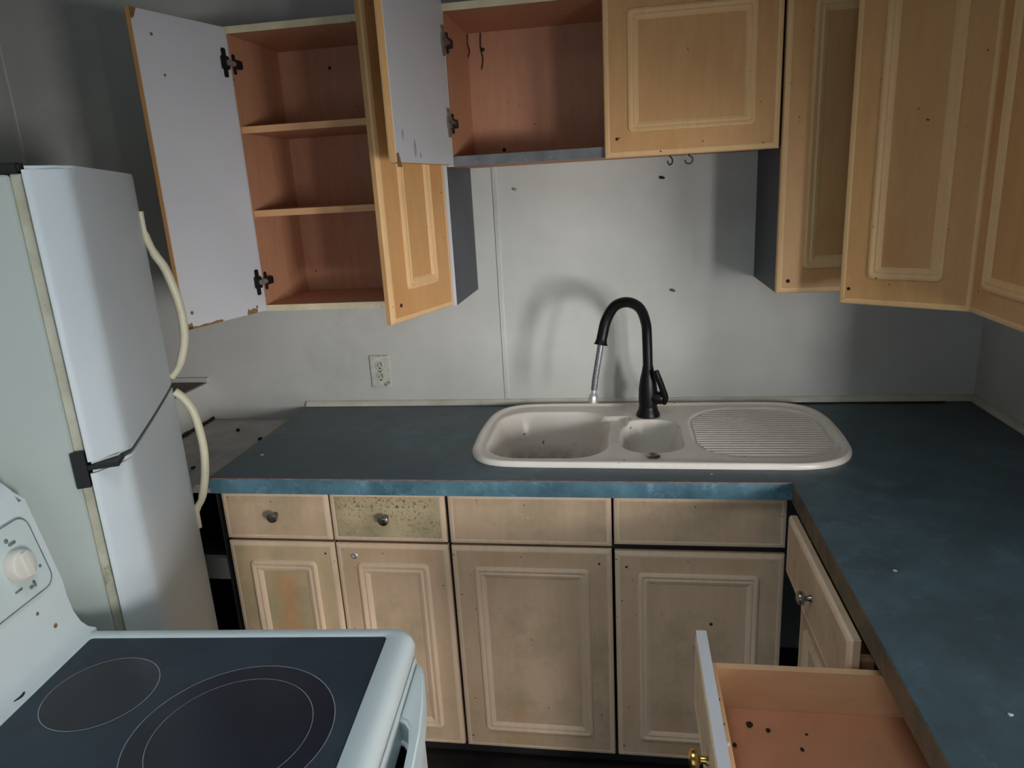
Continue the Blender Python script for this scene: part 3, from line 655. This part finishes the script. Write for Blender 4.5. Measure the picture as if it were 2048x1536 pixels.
f2 = panel_door('drawer_front', bank2, 0.430, 0.148, Vector((0.4225, -1.177, 0.713)), -math.pi/2, m_maple_lo, m_rim_lo, molded=False, label='front of the drawer pulled far out')
link_mesh('chipped_top', box((0.4045, -1.605, 0.8612), (0.4220, -1.178, 0.8622)), m_white, f2, label='chipped white top edge of drawer front')
kb = knob(f2, (0.4035, -1.392, 0.787), (-1, 0, 0), m_brass, 0.0165, label='polished brass knob')
dz0, dz1 = 0.722, 0.812
link_mesh('drawer_box_front', box((0.4228, -1.585, dz0), (0.4370, -1.197, dz1)), m_drawer, bank2)
link_mesh('drawer_side', box((0.4372, -1.211, dz0), (0.90, -1.197, dz1)), m_drawer, bank2)
link_mesh('drawer_side', box((0.4372, -1.585, dz0), (0.90, -1.571, dz1)), m_drawer, bank2)
link_mesh('drawer_back', box((0.886, -1.5705, dz0), (0.90, -1.2115, dz1)), m_drawer, bank2)
link_mesh('drawer_bottom', box((0.4372, -1.5705, dz0+0.002), (0.8855, -1.2115, dz0+0.010)), m_drawer_floor, bank2)
panel_door('door', bank2, 0.430, 0.62, Vector((FX-0.002, -1.205, KZ+0.002)), -math.pi/2, m_maple_lo, m_rim_lo)
link_mesh('cam_fitting', xf(lathe(bmesh.new(), [(0.005, 0), (0.005, 0.002), (0.003, 0.003)], 12), align((0, 0, 1), (0.4298, -1.385, dz1))), m_chipw, bank2)
for cx, cy in ((0.4298, -1.29), (0.4298, -1.345)): screw(bank2, (cx, cy, dz1), (0, 0, 1), m_crumb, 0.003)
def crumb(loc, r, label, mat=m_crumb, name='dirt_crumb', category='crumb', squash=0.6, group=None):
    bm = bmesh.new(); k = bmesh.ops.create_icosphere(bm, subdivisions=1, radius=r)
    for vv in bm.verts: vv.co *= 0.7+0.5*random.random(); vv.co.z *= squash
    zmin = min(vv.co.z for vv in bm.verts); bmesh.ops.translate(bm, verts=bm.verts[:], vec=(loc[0], loc[1], loc[2]-zmin))
    return link_mesh(name, bm, mat, label=label, category=category, group=group)
fl = dz0+0.010
for i, (cx, cy, r, nm) in enumerate(((0.487, -1.252, 0.0062, 'largest dark crumb in open drawer, near its far side'), (0.515, -1.262, 0.0042, 'dark crumb in open drawer just right of the largest'),
          (0.456, -1.300, 0.0042, 'dark crumb in open drawer close to its front board'), (0.560, -1.300, 0.0035, 'small dark crumb in the middle of open drawer'), (0.575, -1.265, 0.0025, 'tiny dark crumb in open drawer, farthest from its front'))):
    crumb((cx, cy, fl), r, nm)
for cx, cy, r, nm in ((-0.758, -0.476, 0.0065, 'white paint flake near left end of blue counter'), (0.496, -0.598, 0.004, 'white paint flake on counter in front of sink'),
          (0.771, -1.042, 0.0045, 'pale flake halfway along right counter leg'), (0.791, -1.41, 0.0042, 'pale flake at near end of right counter leg')):
    crumb((cx, cy, H+0.0002), r, nm, m_chipw, 'paint_flake', 'paint flake', 0.15)
for cx, cy, r, zz, nm in ((-1.03, -0.135, 0.009, 0.863, 'dark crumb on dusty grey board near the wall'), (-0.895, -0.235, 0.009, 0.8675, 'large dark crumb on beige strip left of counter'), (-0.88, -0.16, 0.006, 0.8675, 'small dark crumb on beige strip left of counter'), (-0.99, -0.47, 0.008, 0.863, 'dark crumb on grey board close to refrigerator handle')):
    crumb((cx, cy, zz), r, nm)

# ------------------------------------------------------------------ outlet and wall marks
ol = thing('wall_outlet', (-0.543, -0.0005, 0.976), 'grimy white duplex wall outlet above the blue counter', 'outlet')
m_plate = painted('grimy_outlet_plate', srgb(206,206,198), srgb(180,180,168), 30, 0.5, srgb(96,94,84), 0.55, 0.7, 40)
link_mesh('cover_plate', box((-0.579, -0.007, 0.976), (-0.508, -0.0006, 1.090), 0.003), m_plate, ol)
for zc in (1.054, 1.013):
    bm = extrude_poly([(0.0165*math.cos(a), 0.0165*math.sin(a)*0.86) for a in [k*math.pi/10 for k in range(20)]], -0.0072, -0.0095, lambda p, t, z=zc: (-0.5435+p[0], t, z+p[1]))
    rc = link_mesh('receptacle', bm, m_plate, ol)
    for sx in (-0.0062, 0.0062): link_mesh('slot', box((-0.5435+sx-0.0012, -0.0100, zc-0.002), (-0.5435+sx+0.0012, -0.0096, zc+0.007)), m_crumb, rc)
    link_mesh('slot', box((-0.546, -0.0100, zc-0.011), (-0.541, -0.0096, zc-0.006)), m_crumb, rc)
link_mesh('plate_screw', xf(lathe(bmesh.new(), [(0.0032, 0), (0.0032, 0.001), (0.001, 0.0014)], 10), align((0, -1, 0), (-0.5435, -0.0072, 1.0335))), m_nickel, ol)
for mx, mz, nm, mt in ((-0.045, 1.613, 'green grey wall plug high on wall left of faucet', m_gasket), (0.405, 1.623, 'dark screw in wall under the short cabinet', m_crumb), (0.438, 1.281, 'small brown screw hole in wall right of faucet', m_chip)):
    bm = tube(bmesh.new(), [(mx-0.006, -0.0006, mz+0.001), (mx, -0.006, mz), (mx+0.007, -0.010, mz-0.002)], [0.004, 0.0045, 0.003], 8); link_mesh('wall_screw', bm, mt, label=nm, category='screw')

# ------------------------------------------------------------------ refrigerator (turned away from the wall)
ua = Vector((-0.4285, 0.9035, 0)); na = Vector((0.9035, 0.4285, 0)); A0 = Vector((-0.624, -1.166, 0))
S0, S1 = -0.0555, 0.545
def fr(s, n, z): return A0+ua*s+na*n+Vector((0, 0, z))
fm = Matrix(((na.x, ua.x, 0, A0.x), (na.y, ua.y, 0, A0.y), (0, 0, 1, 0), (0, 0, 0, 1)))      # local (n, s, z)
FT, FS = 1.700, 1.187
fridge = thing('refrigerator', fr(0.24, -0.35, 0), 'white top freezer refrigerator with yellowed bow handles', 'refrigerator')
bd = box((-0.66, S0+0.004, 0.03), (-0.078, S1-0.004, FT-0.012), 0.008, 3); link_mesh('body', xf(bd, fm), m_fbody, fridge, smooth=30)
def door_prof():
    pts = [(-0.0575, S0), (-0.052, S0+0.001), (-0.046, S0+0.005), (-0.016, S0+0.036), (-0.009, S0+0.044), (-0.004, S0+0.054), (-0.0015, S0+0.068)]
    for k in range(9):
        s = S0+0.09+(S1-0.03-(S0+0.09))*k/8; q = (k/8-0.5)*2; pts.append((0.002*(1-q*q), s))
    pts += [(-0.002, S1-0.014), (-0.008, S1-0.005), (-0.016, S1), (-0.0575, S1)]
    return pts
def fdoor(name, z0, z1, label):
    bm = extrude_poly(door_prof(), z0, z1, lambda p, t: (p[0], p[1], t))
    es = [e for e in bm.edges if abs(e.verts[0].co.z-e.verts[1].co.z) < 1e-6]
    bmesh.ops.bevel(bm, geom=es, offset=0.006, segments=2, affect='EDGES')
    d = link_mesh(name, xf(bm, fm), m_fdoor, fridge, smooth=50, label=label)
    return d
fz_ = fdoor('freezer_door', FS+0.004, FT, 'upper freezer door'); fd = fdoor('fridge_door', 0.10, FS-0.006, 'lower refrigerator door')
for dd, z0, z1 in ((fz_, FS+0.014, FT-0.012), (fd, 0.115, FS-0.016)):
    bm = bmesh.new(); add_box(bm, (-0.0775, S0+0.012, z0), (-0.058, S1-0.012, z1)); link_mesh('gasket', xf(bm, fm), m_gasket, dd)
for k in range(3):
    pass
link_mesh('base_grille', xf(box((-0.10, S0+0.02, 0.02), (-0.079, S1-0.02, 0.09), 0.003), fm), m_blackp, fridge)
bm = bmesh.new(); add_box(bm, (-0.082, S0-0.003, FS-0.036), (-0.060, S0+0.03, FS+0.030)); add_box(bm, (-0.062, S0+0.001, FS-0.0055), (-0.010, S0+0.05, FS+0.0035))
link_mesh('center_hinge', xf(bm, fm), m_blackp, fridge, label='black grimy center hinge between the doors')
bm = bmesh.new(); add_box(bm, (-0.17, S0+0.006, FT-0.0115), (-0.062, S0+0.05, FT+0.006)); bmesh.ops.bevel(bm, geom=bm.edges[:], offset=0.004, segments=2, affect='EDGES')
link_mesh('top_hinge_cover', xf(bm, fm), m_blackp, fridge)
HS = S1-0.028
def bow(parent, pts, rad):
    bm = tube(bmesh.new(), catmull([(n_, HS, z) for n_, z in pts], 6), rad, 12, flat=((0, 1, 0), 1.25)); return link_mesh('bow_handle', xf(bm, fm), m_cream_h, parent, smooth=True)
bow(fz_, [(0.003, 1.615), (0.004, 1.56), (0.016, 1.515), (0.034, 1.475), (0.049, 1.40), (0.052, 1.34), (0.046, 1.29), (0.026, 1.235), (0.003, 1.207)], [0.006]*6+[0.009]*6+[0.0105]*30+[0.009]*7)
bow(fd, [(0.003, 1.170), (0.020, 1.150), (0.038, 1.110), (0.046, 1.04), (0.045, 0.985), (0.036, 0.925), (0.020, 0.870), (0.004, 0.842), (0.002, 0.79)], [0.0105]*36+[0.009]*7+[0.006]*6)

# ------------------------------------------------------------------ electric range
th_ = math.radians(4.5)
bk = Vector((-math.cos(th_), -math.sin(th_), 0)); nr = Vector((math.sin(th_), -math.cos(th_), 0)); G0 = Vector((-0.110, -1.305, 0))
sm = Matrix(((bk.x, nr.x, 0, G0.x), (bk.y, nr.y, 0, G0.y), (0, 0, 1, 0), (0, 0, 0, 1)))      # local (b = towards the wall, v = towards the camera, z)
SZ = 0.915; V0, V1 = -0.030, 0.735
rng = thing('electric_range', G0+bk*0.28+nr*0.35, 'white electric range with black ceramic glass cooktop', 'range')
link_mesh('body', xf(box((-0.015, V0+0.008, 0.02), (0.62, V1-0.008, SZ-0.045), 0.004), sm), m_app, rng)
# top frame: ring around the glass with rounded nose
def frame_profile():
    bm = bmesh.new()
    o = lambda a, z, r: [(x, y, z) for x, y in round_rect(-0.044+a, 0.70, V0+a, V1-a, r, 6)]
    levels = [o(0.006, SZ-0.044, 0.03), o(0.0, SZ-0.034, 0.035), o(-0.002, SZ-0.022, 0.036), o(0.001, SZ-0.009, 0.036), o(0.008, SZ-0.002, 0.032), o(0.018, SZ+0.001, 0.026)]
    inner = lambda z, e: [(x, y, z) for x, y in round_rect(0.0+e, 0.522-e, 0.0+e, V1-0.032-e, 0.008, 6)]
    levels += [inner(SZ+0.001, -0.003), inner(SZ-0.0015, 0.0), inner(SZ-0.006, 0.0)]
    R = [[bm.verts.new(p) for p in L] for L in levels]; n = len(R[0])
    for a, b in zip(R, R[1:]):
        for k in range(n): bm.faces.new((a[k], a[(k+1) % n], b[(k+1) % n], b[k]))
    bm.faces.new(R[0]); return bm
link_mesh('cooktop_frame', xf(frame_profile(), sm), m_app, rng, smooth=40)
gl = link_mesh('glass_top', xf(box((0.001, 0.001, SZ-0.0055), (0.521, V1-0.033, SZ-0.0015), 0.0006, 1), sm), m_glass, rng)
def ring(bm, c, r, wd, z, n=72):
    a = [bm.verts.new((c[0]+r*math.cos(2*math.pi*k/n), c[1]+r*math.sin(2*math.pi*k/n), z)) for k in range(n)]
    b = [bm.verts.new((c[0]+(r-wd)*math.cos(2*math.pi*k/n), c[1]+(r-wd)*math.sin(2*math.pi*k/n), z)) for k in range(n)]
    for k in range(n): bm.faces.new((a[k], a[(k+1) % n], b[(k+1) % n], b[k]))
inv = sm.inverted()
def lc(x, y): q = inv @ Vector((x, y, 0)); return (q.x, q.y)
m_burn = painted('dark_burner_zone', srgb(30,34,44), srgb(38,42,54), 9, 0.28, bump=0)
for (wx, wy, r, inn, nm) in ((-0.512, -1.474, 0.083, None, 'small rear burner ring'), (-0.262, -1.536, 0.143, 0.112, 'large double burner ring')):
    c = lc(wx, wy)
    bm = bmesh.new(); ring(bm, c, r, 0.0014, SZ-0.0009)
    if inn: ring(bm, c, inn, 0.0011, SZ-0.0009)
    br = link_mesh('burner_ring', xf(bm, sm), m_ringp, gl, label=nm)
    bm = bmesh.new(); n = 64
    bm.faces.new([bm.verts.new((c[0]+(r-0.0016)*math.cos(2*math.pi*k/n), c[1]+(r-0.0016)*math.sin(2*math.pi*k/n), SZ-0.0012)) for k in range(n)])
    link_mesh('burner_zone', xf(bm, sm), m_burn, gl)
for (bx2, v2) in ((0.38, 0.50), (0.15, 0.50)):
    bm = bmesh.new(); ring(bm, (bx2, v2), 0.083, 0.0014, SZ-0.0009); link_mesh('burner_ring', xf(bm, sm), m_ringp, gl)
# backguard swept up from the cooktop
bp_ = [(0.530, SZ+0.001), (0.545, SZ+0.004), (0.556, SZ+0.014), (0.565, SZ+0.034), (0.570, SZ+0.065), (0.571, SZ+0.095), (0.602, SZ+0.250), (0.610, SZ+0.272), (0.624, SZ+0.286), (0.645, SZ+0.289), (0.70, SZ+0.275), (0.70, SZ-0.04), (0.530, SZ-0.04)]
bm = extrude_poly(bp_, V0+0.002, V1-0.002, lambda p, t: (p[0], t, p[1]))
es = [e for e in bm.edges if abs(e.verts[0].co.y-e.verts[1].co.y) < 1e-6 and min(e.verts[0].co.x, e.verts[1].co.x) > 0.5 and (e.verts[0].co.z+e.verts[1].co.z)/2 > SZ+0.07 and (e.verts[0].co.x+e.verts[1].co.x)/2 < 0.699]
bmesh.ops.bevel(bm, geom=es, offset=0.014, segments=4, affect='EDGES')
bg = link_mesh('backguard', xf(bm, sm), m_app, rng, smooth=50)
# control panel lies on the slanted face
e0 = Vector((0.571, 0, SZ+0.098)); e1 = Vector((0.602, 0, SZ+0.250)); sl = (e1-e0).normalized(); no = Vector((-sl.z, 0, sl.x))
pm = Matrix(((0, sl.x, no.x, e0.x), (1, 0, 0, 0), (0, sl.z, no.z, e0.z), (0, 0, 0, 1)))      # (v, along slope, out)
def slab2(v0, v1, q0, q1, t, r=0.02):
    return extrude_poly(round_rect(v0, v1, q0, q1, r, 5), 0.0005, t, lambda p, tt: (p[0], p[1], tt))
fb = slab2(V0+0.020, V1-0.020, 0.006, 0.136, 0.0045, 0.022)
cp = link_mesh('control_panel', xf(fb, sm @ pm), m_panelw, bg, label='inset control panel')
bmf = rings_mesh(1, 1, [(0, 0, 0.01), (0, 0, 0.01)]); bmf.free()
bz_ = bmesh.new(); R1 = [bz_.verts.new((p[0], p[1], 0.0047)) for p in round_rect(V0+0.020, V1-0.020, 0.006, 0.136, 0.022, 5)]; R2 = [bz_.verts.new((p[0], p[1], 0.0047)) for p in round_rect(V0+0.0225, V1-0.0225, 0.0085, 0.1335, 0.020, 5)]
for k in range(len(R1)): bz_.faces.new((R1[k], R1[(k+1) % len(R1)], R2[(k+1) % len(R1)], R2[k]))
link_mesh('panel_outline', xf(bz_, sm @ pm), m_print, bg)
def range_knob(v, q, label=None):
    bm = lathe(bmesh.new(), [(0.0265, 0.0046), (0.0265, 0.010), (0.024, 0.020), (0.021, 0.0225), (0.006, 0.0235)], 28)
    add_box(bm, (-0.004, -0.020, 0.020), (0.004, 0.020, 0.0275)); xf(bm, Matrix.Translation((v, q, 0))); return link_mesh('knob', xf(bm, sm @ pm), m_knob, bg, smooth=40, label=label)
for v_ in (0.046, 0.13, 0.56, 0.645): range_knob(v_, 0.068)
for (v_, q_, a, b) in ((0.036, 0.104, 0.008, 0.003), (0.044, 0.112, 0.004, 0.004), (0.006, 0.045, 0.003, 0.003), (0.030, 0.026, 0.003, 0.006), (0.038, 0.024, 0.004, 0.003), (0.062, 0.032, 0.008, 0.002)):
    link_mesh('dial_print', xf(extrude_poly(round_rect(v_-a, v_+a, q_-b, q_+b, min(a, b)*0.9, 3), 0.0046, 0.0050, lambda p, tt: (p[0], p[1], tt)), sm @ pm), m_print, bg)
c = lc(-0.632, -1.496)
bm = tube(bmesh.new(), catmull([(c[0]+0.008, c[1]-0.020, SZ+0.0011), (c[0]-0.001, c[1], SZ+0.0011), (c[0]+0.006, c[1]+0.022, SZ+0.0011)], 6), 0.0034, 8, flat=((0, 0, 1), 0.4)); link_mesh('vent_slot', xf(bm, sm), m_blackp, rng, label='dark vent slot behind the glass')
for sx, sv, zz, r in ((0.5655, -0.012, SZ+0.036, 0.004), (0.5705, 0.012, SZ+0.075, 0.003)):
    p = sm @ Vector((sx-0.0005, sv+0.03, zz)); screw(bg, p, -bk, m_chip, r, 'grime_spot')
# oven door and towel-bar handle
od = link_mesh('oven_door', xf(box((-0.042, V0+0.012, 0.20), (-0.016, V1-0.012, SZ-0.052), 0.006, 3), sm), m_app, rng, smooth=30)
link_mesh('oven_window', xf(box((-0.0432, V0+0.12, 0.35), (-0.0423, V1-0.12, 0.68)), sm), m_glass, od)
link_mesh('storage_drawer', xf(box((-0.040, V0+0.012, 0.05), (-0.016, V1-0.012, 0.192), 0.006, 3), sm), m_app, rng, smooth=30)
hb = [(-0.040, 0.018), (-0.050, 0.022), (-0.060, 0.045), (-0.068, 0.08), (-0.075, 0.12), (-0.082, 0.18), (-0.086, 0.26)]
hi_ = [(-0.040, 0.150), (-0.052, 0.158), (-0.060, 0.170), (-0.066, 0.20), (-0.069, 0.26)]
pts = [(b, V0+q) for b, q in hb]+[(b, V1-q) for b, q in hb[::-1]]+[(b, V1-q) for b, q in hi_]+[(b, V0+q) for b, q in hi_[::-1]]
bm = extrude_poly(pts, SZ-0.105, SZ-0.060, lambda p, t: (p[0], p[1], t))
bmesh.ops.triangulate(bm, faces=[f for f in bm.faces if len(f.verts) > 4])
es = [e for e in bm.edges if abs(e.verts[0].co.z-e.verts[1].co.z) < 1e-6 and len(e.link_faces) == 2 and abs(e.link_faces[0].normal.dot(e.link_faces[1].normal)) < 0.3]
bmesh.ops.bevel(bm, geom=es, offset=0.005, segments=3, affect='EDGES')
link_mesh('door_handle', xf(bm, sm), m_app, od, smooth=45)
